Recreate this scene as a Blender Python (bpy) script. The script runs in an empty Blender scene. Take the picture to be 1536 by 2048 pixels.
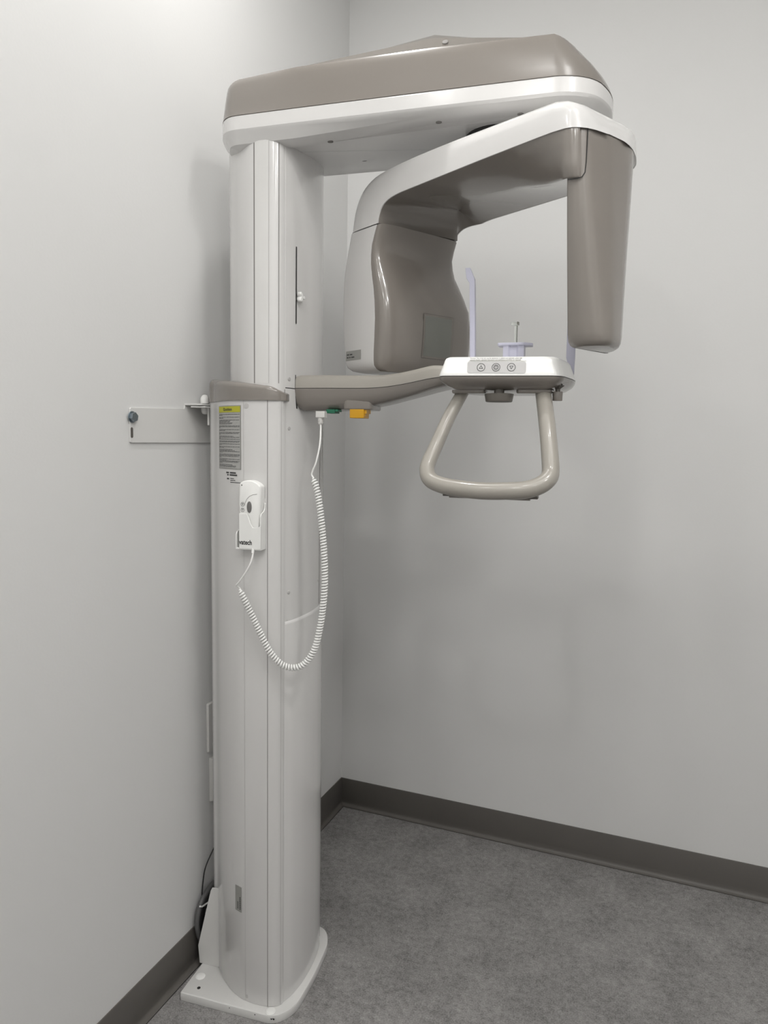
import bpy, bmesh, math, random
from math import pi, sin, cos, sqrt, radians
from mathutils import Vector, Matrix
random.seed(4)
SC = bpy.context.scene
COL = SC.collection

# ------------------------------------------------------------------ camera
F_PX = 1423.0335
YAW, PITCH, ROLL = 0.38173995, 0.10311315, 0.01671310
CAM = Vector((1.07296989, -2.29154019, 1.35573752))
fwd = Vector((-sin(YAW)*cos(PITCH), cos(YAW)*cos(PITCH), -sin(PITCH)))
r0 = Vector((cos(YAW), sin(YAW), 0)); u0 = r0.cross(fwd)
rt = r0*cos(ROLL) + u0*sin(ROLL); up = -r0*sin(ROLL) + u0*cos(ROLL)
cd = bpy.data.cameras.new('camera'); cam = bpy.data.objects.new('camera', cd); COL.objects.link(cam)
cam.matrix_world = Matrix(((rt.x, up.x, -fwd.x, CAM.x), (rt.y, up.y, -fwd.y, CAM.y), (rt.z, up.z, -fwd.z, CAM.z), (0, 0, 0, 1)))
cd.sensor_fit = 'VERTICAL'; cd.sensor_height = 24.0; cd.lens = F_PX/2048*24.0
cd.clip_start = 0.02
SC.camera = cam

# ------------------------------------------------------------------ view and light
SC.view_settings.view_transform = 'Standard'; SC.view_settings.look = 'None'
SC.view_settings.gamma = 1.0; SC.view_settings.use_curve_mapping = False
SC.view_settings.exposure = 0.08
W = bpy.data.worlds.new('world'); SC.world = W; W.use_nodes = True
W.node_tree.nodes['Background'].inputs[0].default_value = (1.0, 0.99, 0.97, 1)
W.node_tree.nodes['Background'].inputs[1].default_value = 0.05
CEIL = 2.86
ROOM_X, ROOM_Y = 3.1, -3.5
# round ceiling lamps: x, y, radius, power of the flat diffuser, power of a point glow added to brighten the upper walls
LAMPS = [(0.39, -1.02, .045, 5.5, 0.5), (0.97, -1.95, .06, 2.6, 2.0), (1.45, -1.65, .075, 3.0, 7.5), (2.10, -2.20, .075, 3.5, 10.0), (0.97, -2.95, .075, 4.5, 4.5), (1.95, -2.95, .075, 4.5, 5.0), (0.45, -2.50, .075, 3.5, 0.8)]  # includes unseen lamps added as fill, told apart by their labels
for x, y, r, p, q in LAMPS:
    l = bpy.data.lights.new('ceiling_lamp_light', 'AREA'); l.shape = 'DISK'; l.size = 2*r; l.energy = p; l.color = (1, .985, .965)
    o = bpy.data.objects.new('ceiling_lamp_light', l); COL.objects.link(o); o.location = (x, y, CEIL-.024)
    l = bpy.data.lights.new('ceiling_fill_glow', 'POINT'); l.shadow_soft_size = min(.08, r*.8) if r < .1 else .09; l.energy = q; l.color = (1, .985, .965)  # fill point added below the diffuser to lift the upper walls
    o = bpy.data.objects.new('ceiling_fill_glow', l); COL.objects.link(o); o.location = (x, y, CEIL-.095)

# ------------------------------------------------------------------ materials
def mat(name, col, rough=0.5, metal=0.0, coat=0.0, alpha=1.0, trans=0.0, noise=None, bump=None, emis=None):
    m = bpy.data.materials.new(name); m.use_nodes = True
    nt = m.node_tree; b = nt.nodes['Principled BSDF']
    b.inputs['Base Color'].default_value = (*col, 1)
    b.inputs['Roughness'].default_value = rough; b.inputs['Metallic'].default_value = metal
    b.inputs['Coat Weight'].default_value = coat; b.inputs['Coat Roughness'].default_value = 0.08
    b.inputs['Alpha'].default_value = alpha
    b.inputs['Transmission Weight'].default_value = trans
    if emis:
        b.inputs['Emission Color'].default_value = (*emis[0], 1); b.inputs['Emission Strength'].default_value = emis[1]
    tc = nt.nodes.new('ShaderNodeTexCoord')
    if noise:
        sc, amt = noise
        n = nt.nodes.new('ShaderNodeTexNoise'); n.inputs['Scale'].default_value = sc; n.inputs['Detail'].default_value = 5
        nt.links.new(tc.outputs['Object'], n.inputs['Vector'])
        r = nt.nodes.new('ShaderNodeMapRange'); r.inputs[1].default_value = .3; r.inputs[2].default_value = .7
        r.inputs[3].default_value = 1-amt; r.inputs[4].default_value = 1+amt
        nt.links.new(n.outputs['Fac'], r.inputs[0])
        v = nt.nodes.new('ShaderNodeVectorMath'); v.operation = 'SCALE'
        v.inputs[0].default_value = col; nt.links.new(r.outputs[0], v.inputs['Scale'])
        nt.links.new(v.outputs[0], b.inputs['Base Color'])
    if bump:
        n2 = nt.nodes.new('ShaderNodeTexNoise'); n2.inputs['Scale'].default_value = bump[0]; n2.inputs['Detail'].default_value = 4
        nt.links.new(tc.outputs['Object'], n2.inputs['Vector'])
        bp = nt.nodes.new('ShaderNodeBump'); bp.inputs['Strength'].default_value = bump[1]; bp.inputs['Distance'].default_value = .002
        nt.links.new(n2.outputs['Fac'], bp.inputs['Height']); nt.links.new(bp.outputs[0], b.inputs['Normal'])
    return m
WALL = mat('painted_wall', (.71, .710, .702), .55, noise=(1.3, .008), bump=(160, .08))
CEILM = mat('ceiling_paint', (.86, .86, .85), .8)
WHITE = mat('white_gloss_plastic', (.68, .672, .662), .24, coat=.5, noise=(3, .01))
WHITE2 = mat('white_painted_metal', (.68, .675, .66), .35, noise=(6, .015))
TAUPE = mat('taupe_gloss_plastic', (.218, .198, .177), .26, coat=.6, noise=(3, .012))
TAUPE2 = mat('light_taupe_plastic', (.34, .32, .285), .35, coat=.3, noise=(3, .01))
DKTAUPE = mat('dark_taupe_plastic', (.115, .105, .092), .4, noise=(20, .03))
BRIGHT = mat('bright_white_plastic', (.86, .86, .84), .3, coat=.4)
PANELG = mat('grey_panel_film', (.47, .465, .46), .4)
BLACK = mat('black', (.012, .012, .012), .5)
INK = mat('dark_ink', (.05, .05, .05), .6)
GROOVE = mat('groove', (.22, .21, .2), .7)
GROOVELT = mat('faint_groove', (.50, .49, .48), .6)
SILVER = mat('silver_label', (.33, .33, .31), .45, metal=.2)
YELLOW = mat('label_yellow', (.47, .46, .03), .5)
LABEL = mat('label_grey', (.40, .40, .385), .5)
ORANGE = mat('amber_switch', (.62, .32, .01), .3)
GREEN = mat('green_switch', (.01, .13, .07), .4)
STEEL = mat('zinc_bolt', (.25, .29, .32), .32, metal=.8)
LAV = mat('lavender_translucent_plastic', (.58, .58, .70), .3, alpha=.82)
CLEAR = mat('clear_acrylic', (.92, .95, .92), .05, trans=1.0)
GREY = mat('grey_rubber', (.16, .155, .15), .45)
CABLE = mat('grey_conduit', (.10, .10, .10), .45)
WINDOWM = mat('sensor_window', (.20, .205, .185), .5)
PLATE = mat('outlet_plate_plastic', (.66, .65, .63), .35)
BASEB = mat('vinyl_wall_base', (.118, .110, .100), .5, noise=(5, .04))
# vinyl floor: fine grey mottling
def floor_mat():
    m = bpy.data.materials.new('mottled_vinyl_floor'); m.use_nodes = True
    nt = m.node_tree; b = nt.nodes['Principled BSDF']; b.inputs['Roughness'].default_value = .62
    tc = nt.nodes.new('ShaderNodeTexCoord')
    prev = None
    cols = [(9, .30), (60, .40), (260, .62)]
    for sc, w in cols:
        n = nt.nodes.new('ShaderNodeTexNoise'); n.inputs['Scale'].default_value = sc; n.inputs['Detail'].default_value = 6
        n.inputs['Roughness'].default_value = .65
        nt.links.new(tc.outputs['Object'], n.inputs['Vector'])
        mm = nt.nodes.new('ShaderNodeMath'); mm.operation = 'MULTIPLY'; mm.inputs[1].default_value = w
        nt.links.new(n.outputs['Fac'], mm.inputs[0])
        if prev is None: prev = mm
        else:
            a = nt.nodes.new('ShaderNodeMath'); a.operation = 'ADD'
            nt.links.new(prev.outputs[0], a.inputs[0]); nt.links.new(mm.outputs[0], a.inputs[1]); prev = a
    cr = nt.nodes.new('ShaderNodeValToRGB')
    cr.color_ramp.elements[0].position = .50; cr.color_ramp.elements[0].color = (.115, .111, .110, 1)
    cr.color_ramp.elements[1].position = .84; cr.color_ramp.elements[1].color = (.400, .388, .380, 1)
    nt.links.new(prev.outputs[0], cr.inputs[0]); nt.links.new(cr.outputs[0], b.inputs['Base Color'])
    return m
FLOOR = floor_mat()

# ------------------------------------------------------------------ mesh helpers
class MB:
    def __init__(s): s.v = []; s.f = []; s.m = []; s.mats = []
    def mi(s, m):
        if m not in s.mats: s.mats.append(m)
        return s.mats.index(m)
    def add(s, vs, fs, m):
        o = len(s.v); k = s.mi(m); s.v += [tuple(p) for p in vs]
        for f in fs: s.f.append([i+o for i in f]); s.m.append(k)
        return s
    def loft(s, rings, m, closed=True, caps=True):
        n = len(rings[0]); vs = [p for r in rings for p in r]; fs = []
        for i in range(len(rings)-1):
            for j in range(n if closed else n-1):
                k = (j+1) % n; fs.append([i*n+j, i*n+k, (i+1)*n+k, (i+1)*n+j])
        if caps: fs.append(list(range(n))[::-1]); fs.append([(len(rings)-1)*n+j for j in range(n)])
        return s.add(vs, fs, m)
    def box(s, a, b, m, M=None):
        vs = [Vector((x, y, z)) for z in (a[2], b[2]) for y in (a[1], b[1]) for x in (a[0], b[0])]
        if M: vs = [M @ v for v in vs]
        return s.add(vs, [[0, 2, 3, 1], [4, 5, 7, 6], [0, 1, 5, 4], [2, 6, 7, 3], [0, 4, 6, 2], [1, 3, 7, 5]], m)
    def cyl(s, p, q, r, m, r2=None, n=24, bev=0.0):
        p = Vector(p); q = Vector(q); d = (q-p); L = d.length; d.normalize()
        x = d.orthogonal().normalized(); y = d.cross(x)
        r2 = r if r2 is None else r2
        st = [(0, r), (L, r2)] if not bev else [(0, r-bev), (bev*.3, r-bev*.3), (bev, r), (L-bev, r2), (L-bev*.3, r2-bev*.3), (L, r2-bev)]
        return s.loft([[p+d*t+(x*cos(2*pi*k/n)+y*sin(2*pi*k/n))*R for k in range(n)] for t, R in st], m)
    def tube(s, path, r, m, n=12, rr=None):
        path = [Vector(p) for p in path]; rings = []; x = None
        for i, p in enumerate(path):
            t = (path[min(i+1, len(path)-1)]-path[max(i-1, 0)]).normalized()
            if x is None: x = t.orthogonal().normalized()
            x = (x - t*x.dot(t)).normalized(); y = t.cross(x)
            R = rr[i] if rr else r
            rings.append([p+(x*cos(2*pi*k/n)+y*sin(2*pi*k/n))*R for k in range(n)])
        return s.loft(rings, m)
    def text(s, txt, size, origin, xd, yd, m, align='LEFT', depth=0.0003, font_scale_x=1.0, bold=0.0):
        c = bpy.data.curves.new('t', 'FONT'); c.body = txt; c.size = size; c.align_x = align; c.resolution_u = 3; c.offset = bold
        o = bpy.data.objects.new('t', c); COL.objects.link(o)
        dg = bpy.context.evaluated_depsgraph_get(); me = bpy.data.meshes.new_from_object(o.evaluated_get(dg))
        xd = Vector(xd).normalized(); yd = Vector(yd).normalized(); nd = xd.cross(yd)
        O_ = Vector(origin)
        vs = [O_ + xd*v.co.x*font_scale_x + yd*v.co.y + nd*depth for v in me.vertices]
        fs = [list(p.vertices) for p in me.polygons]
        s.add(vs, fs, m)
        bpy.data.objects.remove(o); bpy.data.curves.remove(c); bpy.data.meshes.remove(me)
        return s
    def build(s, name, parent=None, smooth=35, bevel=None):
        me = bpy.data.meshes.new(name); me.from_pydata(s.v, [], s.f); me.validate()
        for m in s.mats: me.materials.append(m)
        for p, k in zip(me.polygons, s.m): p.material_index = k
        bm = bmesh.new(); bm.from_mesh(me); bmesh.ops.recalc_face_normals(bm, faces=bm.faces); bm.to_mesh(me); bm.free()
        if smooth:
            me.shade_smooth(); me.set_sharp_from_angle(angle=radians(smooth))
        o = bpy.data.objects.new(name, me); COL.objects.link(o)
        if parent: o.parent = parent
        if bevel:
            b = o.modifiers.new('bevel', 'BEVEL'); b.width = bevel; b.segments = 3; b.limit_method = 'ANGLE'; b.angle_limit = radians(40)
        return o
def smooth_path(pts, n=8):
    pts = [Vector(p) for p in pts]; out = []
    P = [pts[0]*2-pts[1]] + pts + [pts[-1]*2-pts[-2]]
    for i in range(1, len(P)-2):
        a, b, c, d = P[i-1:i+3]
        for k in range(n):
            t = k/n
            out.append(.5*((2*b)+(-a+c)*t+(2*a-5*b+4*c-d)*t*t+(-a+3*b-3*c+d)*t**3))
    out.append(P[-2]); return out
def inset(poly, d):
    """move every point of a closed counter-clockwise (u,v) outline inward by d (scalar or per-point list)"""
    n = len(poly); out = []
    for i in range(n):
        a = Vector(poly[i-1]); b = Vector(poly[i]); c = Vector(poly[(i+1) % n])
        t1 = (b-a).normalized(); t2 = (c-b).normalized()
        n1 = Vector((-t1.y, t1.x)); n2 = Vector((-t2.y, t2.x)); nn = (n1+n2).normalized()
        k = max(.4, nn.dot(n1)); dd = d[i] if isinstance(d, (list, tuple)) else d
        p = b + nn*(dd/k); out.append((p.x, p.y))
    return out
def prism(mb, poly, z0, z1, m, r0=0.0, r1=0.0, segs=4):
    rings = []
    if r0 > 0:
        for k in range(segs): a = pi/2*k/segs; rings.append([(x, y, z0+r0*(1-sin(a))) if False else (x, y, z0+r0-r0*cos(a)) for x, y in inset(poly, r0-r0*sin(a))])
    rings.append([(x, y, z0+r0) for x, y in poly]); rings.append([(x, y, z1-r1) for x, y in poly])
    if r1 > 0:
        for k in range(1, segs+1): a = pi/2*k/segs; rings.append([(x, y, z1-r1+r1*sin(a)) for x, y in inset(poly, r1-r1*cos(a))])
    return mb.loft(rings, m)
def roundpoly(pts, r, segs=5):
    out = []; n = len(pts)
    for i in range(n):
        a = Vector(pts[i-1]); b = Vector(pts[i]); c = Vector(pts[(i+1) % n])
        rr = r[i] if isinstance(r, (list, tuple)) else r
        if rr <= 0: out.append((b.x, b.y)); continue
        d1 = (a-b); d2 = (c-b); l = min(rr, d1.length*.48, d2.length*.48)
        p = b+d1.normalized()*l; q = b+d2.normalized()*l
        for k in range(segs+1):
            t = k/segs; o = p*(1-t)**2+b*2*t*(1-t)+q*t*t; out.append((o.x, o.y))
    return out
def tag(o, label=None, cat=None, group=None, kind=None):
    if label: o['label'] = label
    if cat: o['category'] = cat
    if group: o['group'] = group
    if kind: o['kind'] = kind
    return o
def empty(name, loc, rz=0):
    o = bpy.data.objects.new(name, None); COL.objects.link(o); o.location = loc; o.rotation_euler = (0, 0, rz); o.empty_display_size = .1
    return o

# ------------------------------------------------------------------ the room
HB = 0.102
T = 0.05
def slab(name, a, b, m):
    o = MB().box(a, b, m).build(name, smooth=0); tag(o, kind='structure'); return o
slab('floor', (-T, ROOM_Y-T, -T), (ROOM_X+T, T, 0), FLOOR)
slab('ceiling', (-T, ROOM_Y-T, CEIL), (ROOM_X+T, T, CEIL+T), CEILM)
slab('wall_left', (-T, ROOM_Y, 0), (0, 0, CEIL), WALL)
slab('wall_back', (-T, 0, 0), (ROOM_X+T, T, CEIL), WALL)
slab('wall_right', (ROOM_X, ROOM_Y, 0), (ROOM_X+T, 0, CEIL), WALL)
slab('wall_front', (-T, ROOM_Y-T, 0), (ROOM_X+T, ROOM_Y, CEIL), WALL)
# coved vinyl base: thin sheet with a toe curving on to the floor
prof = [(0, HB), (.0022, HB), (.0032, HB-.0015), (.0034, .022), (.0045, .013), (.0085, .006), (.0145, .0028), (.0178, .0016), (.0180, 0), (0, 0)]
def baseboard(name, mapper, L0, L1):
    mb = MB(); mb.loft([[mapper(d, z, s, ) for d, z in prof] for s in (L0, L1)], BASEB)
    # dark joint where the toe meets the floor
    tag(mb.build(name, smooth=50), kind='structure')
def mit(f):  # ends follow the inside corner
    return f
mb = MB(); mb.loft([[(d, -d, z) for d, z in prof], [(d, ROOM_Y+.001, z) for d, z in prof]], BASEB)
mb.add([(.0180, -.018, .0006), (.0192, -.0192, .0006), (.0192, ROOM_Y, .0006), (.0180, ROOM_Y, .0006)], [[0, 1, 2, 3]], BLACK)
tag(mb.build('baseboard_left', smooth=50), kind='structure')
mb = MB(); mb.loft([[(d, -d, z) for d, z in prof], [(ROOM_X-.001, -d, z) for d, z in prof]], BASEB)
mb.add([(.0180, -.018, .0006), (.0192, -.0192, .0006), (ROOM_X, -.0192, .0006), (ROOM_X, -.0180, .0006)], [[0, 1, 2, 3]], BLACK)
tag(mb.build('baseboard_back', smooth=50), kind='structure')

# ceiling lamps the light comes from, some of them added only as fill
EMIT = mat('lamp_diffuser', (.9, .9, .9), .5, emis=((1, .985, .96), 2.0))
LAMP_AT = ['above the x-ray machine column', 'in front of the x-ray machine head', 'added as fill to the right of the machine arm', 'added as fill over the middle of the room right of the camera', 'by the front wall left of the camera', 'by the front wall right of the camera', 'added as fill close to the left wall behind the camera']
for (x, y, r, p, q), at in zip(LAMPS, LAMP_AT):
    e = empty('ceiling_light', (x, y, CEIL)); tag(e, 'round white recessed ceiling light ' + at, 'ceiling light', 'recessed ceiling lights')
    mb = MB(); mb.cyl((0, 0, -.012), (0, 0, -.0003), r+.02, WHITE2, n=40, bev=.003); mb.build('trim_ring', e)
    mb = MB(); mb.cyl((0, 0, -.018), (0, 0, -.011), r, EMIT, n=40); mb.build('diffuser', e)

# ------------------------------------------------------------------ the machine
TH = radians(5.5)
M = empty('panoramic_xray_machine', (0.19, -0.81, 0), TH)
tag(M, 'tall white and taupe dental panoramic x-ray machine standing on the floor in the corner', 'x-ray machine')
VC = -0.01
halfL = [(-.15, .02), (-.135, .045), (-.118, .058), (-.089, .088), (-.052, .117), (-.017, .134), (.013, .140), (.040, .1405), (.062, .138), (.078, .131), (.0855, .1225)]
faceL = [(.088, .112), (.098, .085), (.105, .045), (.107, 0)]
def full(h):
    """h: half outline from back to front, w>=0 -> closed ccw outline, near side first"""
    near = [(u, VC-w) for u, w in h]
    far = [(u, VC+w) for u, w in reversed(h) if w > 0]
    return near + far
def smooth_half(h, n=3):
    return [(p.x, p.y) for p in smooth_path([(u, w, 0) for u, w in h], n)]
SH = smooth_half(halfL)
recess = [(.0872, .1125), (.084, .1105), (.0905, .085), (.0965, .045), (.0985, 0)]
# column body (fixed)
mb = MB(); prism(mb, full(SH + recess), .0205, 1.434, WHITE, r0=.002)
column = mb.build('column_body', M)
def outline_pts(h, u0, u1, off, n=12, side=-1):
    """points along the near side of an outline between u0 and u1, offset outward"""
    import bisect
    us = [p[0] for p in h]; res = []
    for i in range(n+1):
        u = u0+(u1-u0)*i/n
        for a, b in zip(h[:-1], h[1:]):
            if a[0] <= u <= b[0]:
                t = (u-a[0])/(b[0]-a[0]); w = a[1]+t*(b[1]-a[1]); d = Vector((b[0]-a[0], b[1]-a[1])).normalized()
                nn = Vector((-d.y, d.x)); res.append((u+nn.x*off, VC+side*(w+nn.y*off))); break
    return res
def patch(mb, h, u0, u1, z0, z1, m, off=.0006, n=10):
    P = outline_pts(h, u0, u1, off, n)
    vs = [(x, y, z0) for x, y in P]+[(x, y, z1) for x, y in P]; k = len(P)
    mb.add(vs, [[i, i+1, k+i+1, k+i] for i in range(k-1)], m)
# vertical seams of the column side
for u, w, g in ((.0, .0009, GROOVELT), (.0575, .0014, GROOVE), (.0835, .0012, GROOVELT)):
    mb = MB(); patch(mb, SH, u-w/2, u+w/2, .022, 1.433, g, .0003, 2); mb.build('seam', column, smooth=0)
# front cover below the carriage panel
faceo = [(.0875, .1135), (.0905, .106), (.098, .085), (.105, .045), (.107, 0)]
def face_poly(h, back=.07, wmax=None):
    near = [(u, VC-w) for u, w in h]; far = [(u, VC+w) for u, w in reversed(h) if w > 0]
    return [(back, VC-h[0][1])] + near + far + [(back, VC+h[0][1])]
fo = smooth_half(faceo, 3)
mb = MB(); prism(mb, face_poly(fo, .08), .0215, .944, WHITE, r1=.009)
mb.build('front_cover', M)
# upper (moving) column
halfU = [(-.09, .03), (-.075, .055), (-.05, .08), (-.02, .108), (.01, .127), (.035, .1325), (.060, .1315), (.074, .126), (.082, .117)]
faceU = [(.0845, .109), (.0935, .085), (.0995, .045), (.102, 0)]
SU = smooth_half(halfU); FU = smooth_half(faceU)
mb = MB(); prism(mb, full(SU+FU), 1.40, 1.985, WHITE); ucol = mb.build('moving_column', M)
mb = MB(); patch(mb, SU, .0215, .0245, 1.47, 1.97, GROOVE, .0003, 2); patch(mb, SU, .0245, .0570, 1.47, 1.97, WHITE2, .0004, 6); mb.build('side_channel', ucol, smooth=0)
for u, w, g in ((.0572, .0014, GROOVELT), (.0765, .0012, GROOVE)):
    mb = MB(); patch(mb, SU, u-w/2, u+w/2, 1.47, 1.975, g, .0006, 2); mb.build('seam', ucol, smooth=0)
# carriage panel that runs down behind the front cover
fc = [(.0855, .1090), (.0945, .085), (.1010, .045), (.1035, 0)]
FC = smooth_half(fc, 3)
mb = MB(); prism(mb, face_poly(FC, .09-.01), .93, 1.4605, WHITE); car = mb.build('carriage_panel', M)
mb = MB(); prism(mb, face_poly(FC, .09-.01), 1.4625, 1.985, WHITE); upan = mb.build('moving_front_panel', ucol)
# dark gap round the carriage panel
mb = MB(); prism(mb, face_poly([(u-.0012, w+.0016) for u, w in FC], .08), .92, 1.458, GROOVE); mb.build('panel_gap', car)
mb = MB(); prism(mb, face_poly([(u+.0002, w-.001) for u, w in FC], .085), 1.4600, 1.463, BLACK); mb.build('panel_joint', car)
def face_at(v, tab=FC, off=0.0):
    tab = list(tab)
    w = abs(v-VC)
    for a, b in zip(tab[:-1], tab[1:]):
        if b[1] <= w <= a[1]:
            t = (w-a[1])/(b[1]-a[1]); return a[0]+t*(b[0]-a[0])+off
    return tab[-1][0]+off
mb = MB(); mb.box((face_at(.0535)-.001, .0535, .945), (face_at(.0535)+.0004, .0565, 1.408), GROOVE); mb.build('panel_edge_gap', car, smooth=0)
# slot with slider
mb = MB(); u_ = face_at(-.0865)
nrm = Vector((.985, -.17, 0)).normalized(); tng = Vector((.17, .985, 0)).normalized()
c0 = Vector((face_at(-.087), -.087, 0))
def on_face(v, z, off): return Vector((face_at(v), v, z)) + nrm*off
sl = []
for k in range(9): a = pi*k/8; sl.append(c0 + tng*(cos(a)*.0022) + Vector((0, 0, 1.764+sin(a)*.0022)) + nrm*.0006)
for k in range(9): a = pi+pi*k/8; sl.append(c0 + tng*(cos(a)*.0022) + Vector((0, 0, 1.604+sin(a)*.0022)) + nrm*.0006)
mb.add(sl, [list(range(18))], BLACK); mb.build('slot', ucol, smooth=0)
mb = MB(); kc = c0 + tng*.0075 + Vector((0, 0, 1.660)); ring = []
for off, s in ((.001, .8), (.004, 1.0), (.011, 1.0), (.0125, .85)):
    r_ = []
    for k in range(36):
        a = 2*pi*k/36; R = (.0078+.0040*cos(3*(a)))*s
        r_.append(kc + tng*(cos(a)*R) + Vector((0, 0, sin(a)*R)) + nrm*off)
    ring.append(r_)
mb.loft(ring, BRIGHT); mb.build('slider_knob', ucol)
# screw caps on the front panels
def disc(parent, c, n, r, m, name='screw_cap', t=.0008):
    mb = MB(); c = Vector(c); n = Vector(n).normalized(); mb.cyl(c-n*.001, c+n*t, r, m, n=20, bev=.0003); return mb.build(name, parent)
for v, z, par in ((-.1085, 1.481, upan), (-.1085, 1.374, car), (-.1085, 1.007, car), (.045, 1.008, car)):
    disc(par, (face_at(v, off=.0003), v, z), (.95, -.3 if v < 0 else .2, 0), .0042, GROOVELT)
disc(column, (.008, -.1494, 1.421), (0, -1, 0), .0058, GROOVELT)
disc(column, (.004, -.1484, .034), (0, -1, 0), .0045, GROOVELT)
# taupe cap on top of the fixed column
mb = MB()
capH = [(u, w+.004) for u, w in SH if u > -.14] + [(.0925, .1215), (.0935, .1165), (.090, .113)]
capH = [(-.152, .02)] + capH
outer = full(capH)
def cap_z(u): 
    if u < .05: return 1.4880 - .0225*(u+.15)/.20
    t = (u-.05)/.044; return 1.4655 - .016*max(0, min(1, t))**2
rings = [[(x, y, 1.4330) for x, y in outer]]
for d, f in ((0, 0), (.0006, .30), (.002, .55), (.0045, .8), (.008, .95), (.013, 1.0)):
    q = inset(outer, d); rings.append([(x, y, 1.433 + (cap_z(x0)-1.433)*(.72+.28*f)) for (x, y), (x0, y0) in zip(q, outer)])
# keep the cap out of the front panel: squash points beyond the face plane
mb.loft(rings, TAUPE, caps=False)
n_ = len(outer)
# top surface: fan to the moving column outline
q = inset(outer, .013); mb.add([(x, y, cap_z(x0)) for (x, y), (x0, y0) in zip(q, outer)] + [(0.0, VC, 1.483)], [[i, (i+1) % n_, n_] for i in range(n_)], TAUPE)
mb.build('column_cap', M, smooth=50)

# warning label, curved round the column side
mb = MB(); patch(mb, SH, -.087, -.0065, 1.2815, 1.4225, SILVER, .0005, 16)
patch(mb, SH, -.085, -.0085, 1.4075, 1.4205, YELLOW, .0008, 16)
patch(mb, SH, -.085, -.0085, 1.2835, 1.4065, LABEL, .0008, 16)
z = 1.4035
rr = random.Random(3)
lens = [1, .2, 0, 1, .25, 0, 1, .62, .58, .72, .68, 0, 1, 1, .08, 0, 1, .35, 0, 1, .95, .08, 0, .75, 1, .1, 1, 0, 1, .98, 0, 1, .15, 0, 1, .3, 0, .7, .8, 1, .2, 0, 1, 1, .95, .12, 0, 1, .4, 1, .95, .2, 0, .7, .85, .85]
dz = (1.4035-1.2855)/len(lens)
for L_ in lens:
    if L_ > 0:
        u = -.0835; end = -.0835+.0735*L_
        while u < end-.001:
            w_ = min(rr.uniform(.004, .013), end-u)
            patch(mb, SH, u, u+w_, z-dz*.42, z, INK, .0010, 3); u += w_+.0009
    z -= dz
uu = -.0640
for ch, wd in (('C', .0058), ('a', .0046), ('u', .0050), ('t', .0034), ('i', .0026), ('o', .0050), ('n', .0050)):
    P = outline_pts(SH, uu, uu+.004, .0011, 1)
    mb.text(ch, .0092, (P[0][0], P[0][1], 1.4110), (P[1][0]-P[0][0], P[1][1]-P[0][1], 0), (0, 0, 1), INK, font_scale_x=.9, bold=.0003); uu += wd
mb.build('warning_label', column, smooth=0)
mb = MB()
for z, a, b in ((1.2755, -.055, -.045), (1.2755, -.041, -.022), (1.2705, -.051, -.046), (1.2705, -.042, -.018), (1.2620, -.040, -.028), (1.2580, -.040, -.024), (1.2535, -.040, -.008), (1.262, -.052, -.045)):
    patch(mb, SH, a, b, z-.0014 if a > -.0405 else z-.0032, z, INK, .0008, 3)
mb.build('printed_text', column, smooth=0)
mb = MB(); patch(mb, SH, -.0305, -.0105, .2405, .3035, SILVER, .0006, 4)
for a, b, z0, z1 in ((-.0165, -.0135, .247, .279), (-.0235, -.0205, .247, .262)):
    z = z0
    while z < z1: patch(mb, SH, a, b, z, z+.0035, INK, .0009, 2); z += .0046
mb.build('serial_label', column, smooth=0)

# base plate
bp = [(-.163, -.172), (.085, -.172), (.119, -.128), (.124, -.01), (.116, .10), (.088, .150), (-.163, .150)]
bp = roundpoly(bp, [.004, .03, .05, .05, .035, .03, .004], 6)
mb = MB(); prism(mb, bp, 0.0002, .0205, WHITE2, r0=.001, r1=.003, segs=2); base = mb.build('base_plate', M)
for u, v in ((-.143, -.112), (.069, -.158)):
    mb = MB(); mb.cyl((u, v, .0200), (u, v, .0232), .012, BRIGHT, r2=.010, n=28, bev=.0012); mb.build('bolt_cap', base)
mb = MB(); mb.cyl((-.127, -.146, .0195), (-.127, -.146, .0209), .0042, BLACK, n=18); mb.build('bolt_hole', base, smooth=0)
# chipped paint near the front corner
for (u, v, r) in ((.078, -.1722, .0022), (.083, -.1710, .0028), (.036, -.1722, .0016), (-.03, -.1722, .0014)):
    mb = MB(); mb.add([(u+cos(a)*r*(1+.4*sin(3*a)), v, .0145+sin(a)*r*.9) for a in [2*pi*k/9 for k in range(9)]], [list(range(9))], BLACK); mb.build('paint_chip', base, smooth=0)
# thin foot skirt of the column
# gusset plate at the back of the column
g = [(-.169, .0207), (-.118, .0207), (-.112, .0225), (-.112, .232), (-.132, .230), (-.136, .222), (-.173, .067)]
mb = MB(); mb.loft([[(u, v, z) for u, z in g] for v in (-.072, -.068)], WHITE2); mb.build('gusset_plate', M, smooth=0, bevel=.0006)

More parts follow.
